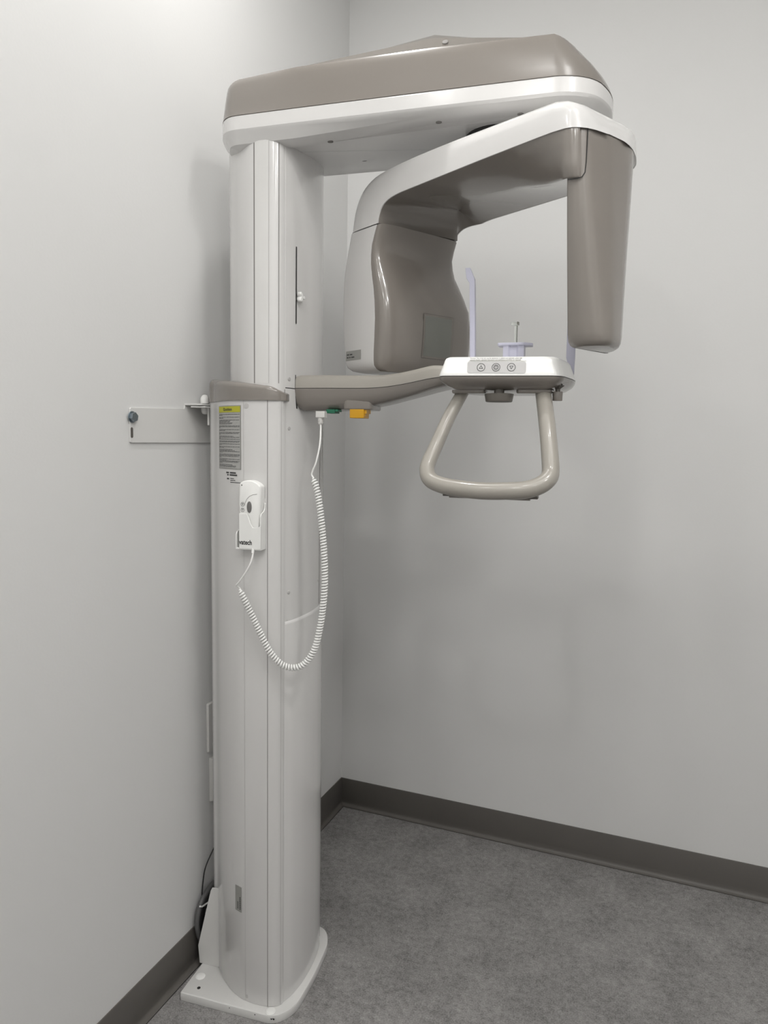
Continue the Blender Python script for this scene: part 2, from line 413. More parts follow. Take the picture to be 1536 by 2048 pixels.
# ---- head housing
def head_outline():
    pts = [(-.100, .09), (-.100, -.02), (-.072, -.105), (-.040, -.155), (.12, -.157), (.40, -.157), (.66, -.156), (.712, -.125), (.738, -.06), (.742, .0), (.738, .06), (.712, .125), (.66, .156), (.40, .157), (-.04, .155)]
    pts = [(u, v) for u, v in pts]
    return roundpoly(pts, [.03, .06, .05, .045, .0, .0, .06, .05, .05, .05, .05, .05, .06, 0, .05], 5)
HO = head_outline()
def tilt(v): return .055*(v+.05)
mb = MB()
def hz(z, k=1.0): return lambda u, v: z + k*.06*v
rings = []
def ring_of(poly, zf): return [(u, v, zf(u, v)) for u, v in poly]
def under_z(v, u):
    k = max(0, min(1, (.34-u)/.22)); k = k*k*(3-2*k)
    return (1.976+.12*v)*k + (1.984+.05*v)*(1-k)
rings = [ring_of(inset(HO, .006), lambda u, v: 2.0195), ring_of(inset(HO, .0015), lambda u, v: 2.0190), ring_of(HO, lambda u, v: 2.0165),
         ring_of(HO, lambda u, v: 1.9975+.04*v), ring_of(inset(HO, .0012), lambda u, v: 1.9952+.04*v), ring_of(inset(HO, .0035), lambda u, v: 1.9935+.05*v),
         ring_of(inset(HO, .015), lambda u, v: under_z(v, u)*.75+1.991*.25), ring_of(inset(HO, .034), lambda u, v: under_z(v, u)+.0005), ring_of(inset(HO, .05), lambda u, v: under_z(v, u))]
mb.loft(rings, WHITE); hb = mb.build('head_housing', M, smooth=24)
# taupe cover
def cover_drop(u, v): return 0
HO2 = HO
def crown(u):
    t = (u-.02)/.62
    return 0.0 if t <= 0 or t >= 1 else .056*(sin(pi*t**2.3))**.75
def edge_z(u):
    z = 2.105
    if u < .05: z -= .034*((.05-u)/.15)**1.6
    if u > .60: z -= .035*((u-.60)/.12)**2
    return z
rings = []
for d, f in ((0, 0), (.0008, .05), (.0022, .2), (.004, .4), (.0058, .6), (.008, .8), (.010, .93), (.0125, .985), (.017, 1.0)):
    dd = [d+.050*max(0, min(1, (u-.62)/.10))*f**2.6 for u, v in HO]
    q = inset(HO, dd); rings.append([(x, y, 2.0195 + f*(edge_z(x)-2.0195)) for x, y in q])
last = rings[-1]
rings.append([(x+(.3-x)*.02, y*.84, z+crown(x)*.62) for x, y, z in last])
rings.append([(x+(.3-x)*.06, y*.66, z+crown(x)*1.0) for x, y, z in last])
rings.append([(x+(.3-x)*.4, y*.05, 2.105+crown(x)*.3) for x, y, z in last])
mb = MB(); mb.loft(rings, TAUPE); hc = mb.build('head_cover', M, smooth=28)
disc(hc, (.424, -.1280, 2.1192), (0, -.85, .52), .0058, GROOVE, t=.0012)
for u, v in ((.182, -.11), (.412, -.115), (.571, -.112), (.20, -.04), (.205, .045)):
    disc(hb, (u, v, under_z(v, u)), (0, .1, -1), .006, GROOVE, t=.0012)

# ---- rotating C arm, built in its own axes then turned about the pivot
PO = Vector((.515, -.02, 0)); PH = radians(-35)
Aax = Vector((cos(PH), sin(PH), 0)); Bax = Vector((-sin(PH), cos(PH), 0))
def CA(a, b, z): return PO + Aax*a + Bax*b + Vector((0, 0, z))
BN, BF = -.150, .130
inner = [(-.206, 1.822), (-.203, 1.836), (-.192, 1.853), (-.172, 1.863), (-.140, 1.8675), (-.09, 1.868), (0, 1.868), (.10, 1.868), (.20, 1.867), (.262, 1.866)]
outerp = [(-.309, 1.822), (-.306, 1.842), (-.298, 1.870), (-.280, 1.898), (-.254, 1.917), (-.210, 1.929), (-.12, 1.932), (-.02, 1.930), (.12, 1.926), (.262, 1.921)]
IN = smooth_path([(a, 0, z) for a, z in inner], 3); OUT = smooth_path([(a, 0, z) for a, z in outerp], 3)
shell = []; liner = []
RT = [(-.206, -.190, .078, 1.823), (-.203, -.192, .079, 1.845), (-.192, -.190, .077, 1.870), (-.172, -.178, .068, 1.887), (-.140, -.138, .030, 1.881), (-.09, -.08, .007, 1.872), (0, 0, -.016, 1.860),
      (.10, .10, -.043, 1.842), (.20, .20, -.082, 1.813), (.262, .262, -.122, 1.795), (.275, .275, -.132, 1.790), (.287, .287, -.1385, 1.787), (.297, .297, -.1355, 1.786), (.306, .306, -.1280, 1.7865)]
def ridge(x):
    x = max(RT[0][0], min(RT[-1][0], x))
    for p, q in zip(RT[:-1], RT[1:]):
        if p[0] <= x <= q[0]:
            t = (x-p[0])/(q[0]-p[0]); return [p[i]+(q[i]-p[i])*t for i in (1, 2, 3)]
def sta(I, Q, b0, b1, rec=.62, k=1.0):
    def P(b, t): 
        p = I.lerp(Q, t); return CA(p.x, b, p.z)
    e = .010
    sh = [P(b0, 0), P(b0, .55), P(b0+.001*k, .80), P(b0+.004*k, .93), P(b0+.012*k, 1), P(b1-.012*k, 1), P(b1-.004*k, .93), P(b1-.001*k, .80), P(b1, .55), P(b1, 0), P(b1-.0025, 0), P(b1-.003, .74), P(b0+.003, .74), P(b0+.0025, 0)]
    ra, rb, rz = ridge(I.x); Rg = CA(ra, rb, rz); nE = P(b0+.0022, .004); fE = P(b1-.0022, .004)
    li = [nE, P(b0+.0045, .70), P(b1-.0045, .70), fE, Rg.lerp(fE, .5), Rg.lerp(fE, .08), Rg.lerp(nE, .03).lerp(Rg.lerp(fE, .03), .5), Rg.lerp(nE, .07), Rg.lerp(nE, .35), Rg.lerp(nE, .7)]
    return sh, li
N = len(IN)
for i in range(N):
    t = i/(N-1); I, Q = IN[i], OUT[i]
    rec = .06+.62*min(1, max(0, (I.x+.206)/.10))
    nk = .045*max(0, min(1, (-.165-I.x)/.04))
    nk += .037*max(0, (I.x-.13)/.132)
    s_, l_ = sta(I, Q, BN, BF-nk, rec=rec, k=1+1.6*max(0, min(1, (I.x-.10)/.16))**1.5); shell.append(s_); liner.append(l_)
for a, di, df, zt, k in ((.275, .001, .050, 1.919, 2.7), (.287, .003, .068, 1.916, 2.9), (.297, .008, .086, 1.911, 3.0), (.305, .017, .103, 1.905, 3.0), (.3115, .029, .119, 1.896, 2.6), (.3165, .047, .136, 1.884, 2.2), (.3200, .075, .153, 1.869, 1.0)):
    s_, l_ = sta(Vector((a, 0, 1.8655)), Vector((a-.004, 0, zt)), BN+di, BF-df, rec=.6 if a < .3 else .3, k=k)
    shell.append(s_)
    if a < .31: liner.append(l_)
mb = MB(); mb.loft(shell, WHITE); arm = mb.build('rotating_arm', M, smooth=40)
mb = MB(); mb.loft(liner, TAUPE); mb.build('arm_liner', arm, smooth=50)
# pivot hub between head and arm
mb = MB(); c = CA(.0, 0, 0); mb.cyl((.515, -.02, 1.918), (.515, -.02, 1.985), .065, BLACK, n=40); mb.build('pivot_hub', arm)
# leg root under the far end of the arm
tp = [(.2805, -.1352), (.2995, -.1315), (.3105, -.1165), (.3160, -.06), (.3128, .006), (.3015, .034), (.280, .052), (.265, .058), (.262, -.02)]
tpr = roundpoly(tp, [.010, .015, .02, .02, .03, .02, .02, .01, .02], 4)
bt = [(.271, -.098), (.306, -.105), (.336, -.095), (.345, -.07), (.331, -.020), (.306, .008), (.276, .025), (.268, .023), (.266, -.03)]
btr = roundpoly(bt, [.008, .015, .02, .02, .03, .02, .02, .01, .02], 4)
def mix(t, bulge=0.0): return [(a[0]+(b[0]-a[0])*t, a[1]+(b[1]-a[1])*t) for a, b in zip(tpr, btr)]
def legring(t, d, z): return [CA(a, b, z) for a, b in inset(mix(t), d)]
TZ0, TZ1, TZB = 1.869, 1.784, 1.518
mb = MB(); mb.tube([CA(*p) for p in [(.290, -.1378, 1.7862), (.297, -.1352, 1.7858), (.3035, -.1298, 1.7862), (.3075, -.1235, 1.7895), (.3100, -.1190, 1.797), (.3106, -.1178, 1.812), (.3108, -.1172, 1.866)]], .0008, BLACK, n=8)
mb.build('tube_joint', arm)
def tz(z): return max(0, min(1, (TZ0-z)/(TZ0-TZB)))
rings = []
for z, d in ((TZ0+.002, .0), (1.83, 0), (1.78, 0), (1.74, 0), (1.70, 0), (1.65, 0), (1.60, 0), (1.56, 0), (1.540, 0), (1.528, .0012), (1.522, .004), (TZB+.0005, .009), (TZB, .0115)):
    rings.append(legring(tz(z)**1.3, d, z))
mb = MB(); mb.loft(rings, TAUPE); tube = mb.build('tube_housing', M, smooth=40)
# detector housing
zs = [1.8195, 1.800, 1.780, 1.760, 1.740, 1.715, 1.690, 1.660, 1.620, 1.580, 1.550, 1.530, 1.518, 1.5095, 1.5050]
def interp(tab, z):
    tab = sorted(tab)
    for (z0, a0), (z1, a1) in zip(tab[:-1], tab[1:]):
        if z0 <= z <= z1: t = (z-z0)/(z1-z0); return a0+(a1-a0)*t
    return tab[0][1] if z < tab[0][0] else tab[-1][1]
seamT = [(1.505, -.206), (1.515, -.212), (1.551, -.2125), (1.60, -.2095), (1.640, -.2095), (1.68, -.215), (1.72, -.224), (1.750, -.2285), (1.78, -.224), (1.80, -.216), (1.82, -.2065)]
backT = [(1.505, -.285), (1.5095, -.306), (1.518, -.320), (1.53, -.3275), (1.56, -.333), (1.62, -.3385), (1.68, -.3385), (1.72, -.337), (1.75, -.331), (1.78, -.322), (1.82, -.3095)]
faceT = [(1.505, .003), (1.5095, .008), (1.518, .016), (1.53, .022), (1.56, .026), (1.64, .027), (1.72, .018), (1.75, .010), (1.78, .006), (1.80, .006), (1.82, .008)]
wr, tr = [], []
for z in zs:
    s0 = interp(seamT, z); bk = interp(backT, z); ft = interp(faceT, z); e = .0015
    ins = interp([(1.505, .014), (1.5095, .006), (1.518, .001), (1.53, 0), (1.9, 0)], z)
    nk = interp([(1.6, 0), (1.66, .003), (1.70, .016), (1.74, .032), (1.78, .042), (1.82, .046)], z)
    b0, b1 = BN+ins, BF-ins-nk
    wr.append([CA(s0-.0015, b0, z), CA(s0-.0015, b1, z), CA(bk+.012, b1, z), CA(bk+.004, b1-.003, z), CA(bk+.0005, b1-.011, z), CA(bk, b1-.03, z), CA(bk, b0+.03, z), CA(bk+.0005, b0+.011, z), CA(bk+.004, b0+.003, z), CA(bk+.012, b0, z)])
    r_ = []; hb_ = (b1-b0)/2-.0008; cb = (b0+b1)/2
    r_.append(CA(s0-.001, b1-.0008, z)); 
    for k in range(25):
        a = -pi/2+pi*k/24; x = cos(a); y = sin(a)
        r_.append(CA(s0 + (abs(x)**.55)*(ft+.012), cb - hb_*(abs(y)**.42)*(1 if y < 0 else -1)*-1*-1, z))
    r_.append(CA(s0-.001, b0+.0008, z))
    tr.append(r_)
mb = MB(); mb.loft(wr, WHITE); det = mb.build('detector_housing', M, smooth=40)
mb = MB(); mb.loft([r[:1]+sorted(r[1:-1], key=lambda p: -(p-PO).dot(Bax))+r[-1:] for r in tr], TAUPE); dface = mb.build('detector_front', det, smooth=50)
mb = MB(); z = 1.8205
mb.loft([[CA(a, b, z) for a, b in ((-.304, BN+.004), (-.206, BN+.003), (-.200, BN+.02), (-.200, BF-.06), (-.206, BF-.048), (-.304, BF-.048))] for z in (1.819, 1.8225)], BLACK); mb.build('detector_joint', arm, smooth=0)
# sensor window on the detector front
def front_a(z, b):
    s0 = interp(seamT, z); ft = interp(faceT, z); cb = (BN+BF)/2; hb_ = (BF-BN)/2-.0008
    yy = min(1, abs(b-cb)/hb_); ys = yy**(1/.42); xx = sqrt(max(0, 1-ys*ys)); return s0+(xx**.55)*(ft+.012)
mb = MB()
def grid(b0, b1, z0, z1, off, m, nb=6, nz=8):
    vs = [CA(front_a(z0+(z1-z0)*j/nz, b0+(b1-b0)*i/nb)+off, b0+(b1-b0)*i/nb, z0+(z1-z0)*j/nz) for j in range(nz+1) for i in range(nb+1)]
    mb.add(vs, [[j*(nb+1)+i, j*(nb+1)+i+1, (j+1)*(nb+1)+i+1, (j+1)*(nb+1)+i] for j in range(nz) for i in range(nb)], m)
grid(-.041, .053, 1.540, 1.639, .0003, DKTAUPE); grid(-.040, .052, 1.541, 1.638, .0005, TAUPE)
grid(-.036, .047, 1.545, 1.634, .0008, WINDOWM)
mb.build('sensor_window', det, smooth=30)
# label on the detector side
mb = MB()
mb.add([CA(-.3180, BN-.0004, 1.556), CA(-.2600, BN-.0004, 1.556), CA(-.2600, BN-.0004, 1.534), CA(-.3180, BN-.0004, 1.534)], [[0, 1, 2, 3]], SILVER)
for (a, w, z) in ((-.314, .009, 1.549), (-.3025, .010, 1.549), (-.314, .007, 1.5425), (-.3045, .005, 1.5425), (-.2965, .012, 1.5425)):
    mb.add([CA(a, BN-.0008, z), CA(a+w, BN-.0008, z), CA(a+w, BN-.0008, z-.0028), CA(a, BN-.0008, z-.0028)], [[0, 1, 2, 3]], INK)
mb.build('type_label', det, smooth=0)

# ---- support arm to the chin rest
#        u     vn     vf    ztop   zseam  zbot
ST = [(.088, -.090, .030, 1.490, 1.4625, 1.4175), (.100, -.090, .030, 1.490, 1.4625, 1.4175), (.112, -.090, .030, 1.4915, 1.4625, 1.4135), (.16, -.090, .030, 1.4915, 1.4625, 1.4150), (.22, -.090, .028, 1.4905, 1.462, 1.4195),
      (.262, -.091, .022, 1.490, 1.462, 1.4245), (.30, -.097, .012, 1.4900, 1.4635, 1.431), (.34, -.112, -.005, 1.4930, 1.467, 1.4390), (.38, -.135, -.022, 1.4975, 1.4715, 1.4470),
      (.42, -.160, -.035, 1.5020, 1.476, 1.4560), (.455, -.172, -.045, 1.4990, 1.478, 1.4620), (.475, -.18, -.05, 1.498, 1.478, 1.463)]
SP = smooth_path([(a[0], a[1], a[2]) for a in ST], 3); SQ = smooth_path([(a[3], a[4], a[5]) for a in ST], 3)
upr, lor = [], []
for p, q in zip(SP, SQ):
    u, vn, vf = p; zt, zm, zb = q
    upr.append([(u, vn, zm+.0006), (u, vn+.001, zt-.010), (u, vn+.004, zt-.003), (u, vn+.010, zt), (u, vf-.010, zt), (u, vf-.004, zt-.003), (u, vf-.001, zt-.01), (u, vf, zm+.0006)])
    h = zm-zb
    lor.append([(u, vn, zm-.0006), (u, vn+.0015, zm-h*.35), (u, vn+.006, zm-h*.72), (u, vn+.014, zm-h*.94), (u, vn+.026, zb), (u, vf-.026, zb), (u, vf-.014, zm-h*.94), (u, vf-.006, zm-h*.72), (u, vf-.0015, zm-h*.35), (u, vf, zm-.0006)])
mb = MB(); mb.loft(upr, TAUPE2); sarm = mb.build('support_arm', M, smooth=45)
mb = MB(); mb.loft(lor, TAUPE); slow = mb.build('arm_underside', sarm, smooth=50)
mb = MB(); rs = []
for u, vn, vf, zt, zm, zb in ST: rs.append([(u, vn+.0012, zm-.0012), (u, vf-.0012, zm-.0012), (u, vf-.0012, zm+.0012), (u, vn+.0012, zm+.0012)])
mb.loft(rs, BLACK); mb.build('arm_joint', sarm, smooth=0)
# dark gasket where the arm leaves the column
def gk(off, e): return [(face_at(-.09)+off, -.0900-e, 1.464), (face_at(-.08)+off-.0008, -.0850, 1.4185-e), (face_at(.025)+off, .027, 1.4185-e), (face_at(.03)+off, .030+e, 1.464), (face_at(.03)+off, .029, 1.4915+e), (face_at(-.09)+off, -.0892, 1.4915+e)]
mb = MB(); mb.loft([gk(-.004, .0004), gk(.0006, .0004)], BLACK); mb.build('arm_gasket', sarm, smooth=0)
# boss with amber and green switches under the arm
mb = MB(); bossp = roundpoly([(.205, -.086), (.272, -.084), (.270, .0), (.205, .0)], .012, 4)
prism(mb, bossp, 1.4165, 1.440, TAUPE, r0=.004); mb.build('switch_boss', sarm)
mb = MB(); sw = roundpoly([(.2215, -.084), (.2540, -.084), (.2540, -.045), (.2215, -.045)], .002, 2)
prism(mb, sw, 1.3985, 1.4175, ORANGE, r0=.0015)
mb.box((.2535, -.080, 1.4085), (.2590, -.05, 1.4170), ORANGE); mb.box((.2535, -.078, 1.4035), (.2560, -.055, 1.4085), ORANGE)
mb.build('amber_switch', sarm)
mb = MB(); mb.box((.168, -.086, 1.4085), (.188, -.055, 1.417), GREEN); mb.box((.188, -.084, 1.412), (.194, -.057, 1.417), GREEN); mb.build('green_switch', sarm, bevel=.0008)

# ---- chin rest unit
cp = [(.4530, -.252), (.674, -.234), (.696, -.125), (.690, -.030), (.640, .0), (.50, .0), (.447, -.05), (.443, -.15)]
cpr = roundpoly(cp, [.018, .024, .035, .03, .03, .03, .03, .04], 6)
def ringc(d, z):
    e = max(0, d-.012); k = 1-e/.105
    return [(.57+(x-.57)*k, -.125+(y+.125)*k, z) for x, y in inset(cpr, min(d, .012))]
rings = [ringc(.0002, 1.4726), ringc(0, 1.4745)]
for d, z in ((.0020, 1.480), (.0050, 1.488), (.0080, 1.496), (.0100, 1.5020), (.0125, 1.5055), (.017, 1.5080), (.024, 1.5090)): rings.append(ringc(d, z))
rings.append([(x*.2+.57*.8, y*.2-.12*.8, 1.5092) for x, y, z in rings[-1]])
mb = MB(); mb.loft(rings, BRIGHT); chin = mb.build('chin_rest_housing', M, smooth=35)
rings = [ringc(.0, 1.4712), ringc(.0008, 1.4675), ringc(.005, 1.4620), ringc(.015, 1.4555), ringc(.027, 1.4505), ringc(.034, 1.4488)]
rings.append([(x*.2+.57*.8, y*.2-.12*.8, 1.4480) for x, y, z in rings[-1]])
mb = MB(); mb.loft(rings, TAUPE); mb.build('housing_underside', chin, smooth=40)
mb = MB(); mb.loft([ringc(.0015, 1.4735), ringc(.0015, 1.4700)], BLACK); mb.build('housing_joint', chin)
# control panel on the sloping front
import itertools
fA = Vector((.4530, -.252, 0)); fB = Vector((.674, -.234, 0)); fx = (fB-fA).normalized(); fn = Vector((fx.y, -fx.x, 0))
def FP(s, z, off):   # s: along the front edge from u, z: height
    d = interp([(1.4745, 0), (1.480, .0020), (1.488, .0050), (1.496, .0080), (1.502, .0100), (1.5055, .0125), (1.508, .017)], z)
    t = (s-fA.x)/fx.x; p = fA+fx*t - fn*d + fn*off; return Vector((p.x, p.y, z))
mb = MB()
pan = roundpoly([(.5055, 1.4775), (.6110, 1.4765), (.6110, 1.4985), (.5055, 1.4995)], .005, 5)
mb.add([FP(s, z, .0007) for s, z in pan], [list(range(len(pan)))], PANELG)
def ringstroke(cx, cz, r0, r1, m, off, n=32, sq=1.0):
    vs = [FP(cx+cos(2*pi*k/n)*r, cz+sin(2*pi*k/n)*r, off) for r in (r0, r1) for k in range(n)]
    mb.add(vs, [[k, (k+1) % n, n+(k+1) % n, n+k] for k in range(n)], m)
def polystroke(P, w, m, off):
    q = inset(P, w); n = len(P)
    mb.add([FP(s, z, off) for s, z in P]+[FP(s, z, off) for s, z in q], [[k, (k+1) % n, n+(k+1) % n, n+k] for k in range(n)], m)
BX = (.5305, .5575, .5850)
zc = 1.4880
for x in BX: ringstroke(x, zc, .0066, .0076, INK, .0011)
polystroke([(BX[0]-.0038, zc-.0026), (BX[0]+.0038, zc-.0026), (BX[0], zc+.0042)], .0009, INK, .0011)
polystroke([(BX[2]-.0038, zc+.0026), (BX[2], zc-.0042), (BX[2]+.0038, zc+.0026)], .0009, INK, .0011)
ringstroke(BX[1], zc, .0018, .0024, INK, .0011, 20)
gear = [(BX[1]+cos(2*pi*k/32)*(.0050 if k % 4 < 2 else .0041), zc+sin(2*pi*k/32)*(.0050 if k % 4 < 2 else .0041)) for k in range(32)]
polystroke(gear, .0009, INK, .0011)
mb.build('control_panel', chin, smooth=0)
mb = MB(); sp = FP(.5095, 1.5040, 0.0009); sq_ = FP(.5095, 1.5008, 0.0009)
mb.add([FP(.5075, 1.5000, .0005), FP(.6115, 1.4992, .0005), FP(.6115, 1.5062, .0005), FP(.5075, 1.5068, .0005)], [[0, 1, 2, 3]], mat('sticker_white', (.62, .62, .58), .5))
yd = (FP(.5, 1.5050, 0)-FP(.5, 1.500, 0)).normalized()
mb.text('Warning: This x-ray unit may be dangerous to patient and operator unless safe', .0031, sp, fx, yd, INK, font_scale_x=.95, bold=.00006)
mb.text('exposure factors, operating instructions and maintenance schedules are observed.', .0031, sq_, fx, yd, INK, font_scale_x=.90, bold=.00006)
mb.build('warning_sticker', chin, smooth=0)
# mounts, handle loop, knobs
for nm, pts in (('handle_mount', [(.470, -.214), (.535, -.212), (.535, -.17), (.470, -.165)]), ('handle_mount', [(.592, -.212), (.655, -.205), (.660, -.16), (.588, -.165)])):
    mb = MB(); prism(mb, roundpoly(pts, .012, 4), 1.4430, 1.4495, TAUPE, r0=.003); mb.build(nm, chin)
hp = [(.489, -.184, 1.450), (.468, -.218, 1.397), (.4515, -.247, 1.345), (.4420, -.268, 1.312), (.4420, -.279, 1.296), (.4510, -.288, 1.282), (.4740, -.298, 1.2735), (.512, -.306, 1.2685), (.552, -.310, 1.2665), (.592, -.310, 1.2680), (.625, -.307, 1.2710),
      (.648, -.299, 1.279), (.6610, -.289, 1.290), (.6640, -.278, 1.303), (.6600, -.262, 1.336), (.6520, -.235, 1.385), (.6385, -.184, 1.450)]
hpS = smooth_path(hp, 5)
nH = len(hpS); rr_ = []
for i, p in enumerate(hpS):
    t = i/(nH-1); rr_.append(.0118+.0028*t + .0022*sin(pi*t))
mb = MB(); mb.tube(hpS, .014, TAUPE2, n=20, rr=rr_); hd = mb.build('patient_handle', chin, smooth=60)
mb = MB(); mb.box((.487, -.294, 1.2510), (.632, -.270, 1.2560), TAUPE); mb.box((.475, -.292, 1.2535), (.520, -.272, 1.2575), DKTAUPE); mb.box((.605, -.296, 1.2540), (.645, -.272, 1.2590), DKTAUPE)
mb.build('grip_strip', hd, bevel=.001)
kn = []; KX, KY = .5600, -.205
for z, R_k in ((1.4425, .024), (1.4417, .0270), (1.4280, .0245), (1.4270, .0230)):
    kn.append([(KX+cos(2*pi*k/48)*R_k*(1+.012*(k % 2)), KY+sin(2*pi*k/48)*R_k*(1+.012*(k % 2)), z) for k in range(48)])
mb = MB(); mb.cyl((KX, KY, 1.4410), (KX, KY, 1.4530), .0095, DKTAUPE)
mb.loft(kn, DKTAUPE); mb.build('adjusting_knob', chin)
LX, LY = .6660, -.190
mb = MB(); mb.cyl((LX, LY, 1.4530), (LX, LY, 1.4440), .0045, DKTAUPE); mb.cyl((LX, LY, 1.4470), (LX, LY, 1.4300), .0095, TAUPE, r2=.0090, bev=.001)
mb.cyl((LX, LY, 1.4580), (LX, LY, 1.4520), .013, DKTAUPE, r2=.005, n=6); mb.build('locking_knob', chin)
# chin support with bite rod
mb = MB(); c = (.578, -.14)
for z0, z1, P in ((1.508, 1.5385, [(-.020, -.015), (-.010, -.018), (-.006, -.014), (.006, -.014), (.010, -.018), (.020, -.015), (.020, .015), (-.020, .015)]),):
    mb.loft([[(c[0]+x, c[1]+y, z) for x, y in P] for z in (z0, z1)], LAV)
fp = roundpoly([(-.031, -.018), (.018, -.022), (.036, -.006), (.034, .02), (-.031, .02)], .006, 4)
prism(mb, [(c[0]+x, c[1]+y) for x, y in fp], 1.5375, 1.5425, LAV, r0=.001, r1=.001, segs=2)
cs = mb.build('chin_support', chin)
mb = MB(); mb.cyl((.580, -.14, 1.5425), (.580, -.14, 1.578), .0032, CLEAR, n=16); mb.cyl((.578, -.14, 1.577), (.578, -.14, 1.5835), .0085, CLEAR, n=20, bev=.001); mb.build('bite_rod', chin)
# temple supports
def strap(name, pts, w, t, m):
    mb = MB(); rs = []
    for u, v, z, wd in pts:
        rs.append([(u-wd/2, v-t/2, z), (u+wd/2, v-t/2, z), (u+wd/2, v+t/2, z), (u-wd/2, v+t/2, z)])
    mb.loft(rs, m); return mb.build(name, chin, smooth=0, bevel=.001)
strap('temple_support', [(.4915, -.1, 1.500, .0105), (.4885, -.1, 1.60, .0105), (.4860, -.1, 1.668, .0105), (.4825, -.1, 1.677, .0160), (.4790, -.1, 1.688, .0130), (.4765, -.1, 1.698, .0095)], .012, .016, LAV)
strap('temple_support', [(.6885, -.08, 1.488, .004), (.6845, -.08, 1.505, .012), (.6825, -.08, 1.52, .017), (.6825, -.08, 1.56, .0175), (.682, -.08, 1.64, .0175)], .012, .01, LAV)

# ------------------------------------------------------------------ exposure remote in its cradle
R_ = empty('exposure_remote', (0, 0, 0), 0); R_.location = (0.19, -0.81, 0); R_.rotation_euler = (0, 0, TH)
# place the empty's origin at the handset
tag(R_, 'white handheld exposure remote with grey oval button and coiled cord, hung on the column side', 'remote control')
def handset_ring(y, ins, pts): return [(u, y, z) for u, z in inset(pts, ins)]
# tilt the handset so its face leans
hs = [(.0045, 1.118), (.045, 1.118)] + [(.0485, 1.17), (.0515, 1.21), (.0520, 1.2480)] + [(.045, 1.2545), (.034, 1.2600), (.022, 1.2615), (.010, 1.2590), (.001, 1.2540), (-.0005, 1.21), (.0015, 1.17)]
hs = roundpoly(hs, [.004]*len(hs), 3)
mb = MB(); mb.loft([handset_ring(-.1515, 0, hs), handset_ring(-.168, 0, hs), handset_ring(-.1705, .001, hs), handset_ring(-.1715, .003, hs)], BRIGHT); body = mb.build('handset_body', R_, smooth=50)
FY = -.1716
mb = MB(); mb.cyl((.0075, FY+.001, 1.2500), (.0075, FY-.0003, 1.2500), .0013, BLACK, n=14); mb.build('indicator_lamp', body, smooth=0)
mb = MB(); rs = []
for off, s in ((-.001, 1), (.0012, 1), (.0018, .85)):
    rs.append([(.0255+cos(2*pi*k/28)*.0055*s, FY-off, 1.2030+sin(2*pi*k/28)*.0125*s) for k in range(28)])
mb.loft(rs, GREY); mb.build('oval_button', body)
def ystroke(mb, pts, w, m, y=FY-.0004):
    for (a, b), (c_, d) in zip(pts[:-1], pts[1:]):
        t = Vector((c_-a, d-b)).normalized(); n = Vector((-t.y, t.x))*w/2
        mb.add([(a+n.x, y, b+n.y), (c_+n.x, y, d+n.y), (c_-n.x, y, d-n.y), (a-n.x, y, b-n.y)], [[0, 1, 2, 3]], m)
mb = MB()
ystroke(mb, [(.0135, 1.2060), (.0160, 1.2130), (.0200, 1.2205), (.0260, 1.2265), (.0340, 1.2300), (.0440, 1.2315)], .0008, GROOVE)
mb.build('face_groove', body, smooth=0)
mb = MB()
for zc_ in (1.2085, 1.1960):
    P = [(.0095+cos(2*pi*k/20)*.0042, zc_+sin(2*pi*k/20)*.0042) for k in range(21)]; ystroke(mb, P, .0006, INK)
    ystroke(mb, [(.0075, zc_+.0015), (.0115, zc_+.0015)], .0012, INK); ystroke(mb, [(.0085, zc_-.0012), (.0105, zc_-.0012)], .0012, INK)
mb.build('status_symbol', body, smooth=0)
# cord
cordA = smooth_path([(.030, -.163, 1.122), (.034, -.172, 1.112), (.0365, -.178, 1.100), (.034, -.183, 1.083), (.024, -.184, 1.064), (.007, -.182, 1.041), (-.0035, -.178, 1.030), (-.001, -.170, 1.024), (.006, -.172, 1.0155)], 6)
coilpts = [(.003, -.174, 1.020), (.012, -.174, 1.002), (.030, -.173, .968), (.054, -.173, .922), (.074, -.172, .887), (.097, -.168, .862), (.122, -.162, .853), (.148, -.155, .862), (.170, -.150, .896), (.182, -.146, .949), (.188, -.143, 1.005), (.189, -.140, 1.06), (.184, -.136, 1.124), (.175, -.131, 1.189), (.165, -.126, 1.237), (.153, -.121, 1.268)]
cp_ = smooth_path(coilpts, 30)
L = [0]
for a, b in zip(cp_[:-1], cp_[1:]): L.append(L[-1]+(b-a).length)
TOT = L[-1]; PITCH_ = .0063; CR = .0055; WR = .0022
NT = int(TOT/PITCH_); NS = NT*14
pts = []; j = 0; x = None
for i in range(NS+1):
    s = TOT*i/NS
    while j < len(L)-2 and L[j+1] < s: j += 1
    t = (s-L[j])/max(1e-9, L[j+1]-L[j]); p = cp_[j].lerp(cp_[j+1], t)
    tg = (cp_[min(j+2, len(cp_)-1)]-cp_[max(j-1, 0)]).normalized()
    if x is None: x = tg.orthogonal().normalized()
    x = (x-tg*x.dot(tg)).normalized(); y = tg.cross(x); a = 2*pi*NT*i/NS
    e = min(1, i/20, (NS-i)/20)
    pts.append(p+(x*cos(a)+y*sin(a))*CR*max(.15, e))
cordB = smooth_path([(.153, -.121, 1.268), (.149, -.120, 1.275), (.152, -.120, 1.285), (.159, -.120, 1.302), (.164, -.112, 1.339), (.162, -.102, 1.372), (.160, -.098, 1.385)], 6)
mb = MB(); mb.tube(cordA, .0021, BRIGHT, n=8); mb.tube(pts, WR, BRIGHT, n=7); mb.tube(cordB, .0021, BRIGHT, n=8)
mb.cyl((.0345, -.170, 1.122), (.0358, -.177, 1.103), .0042, BRIGHT, r2=.003, n=14)
mb.build('coiled_cord', R_, smooth=60)
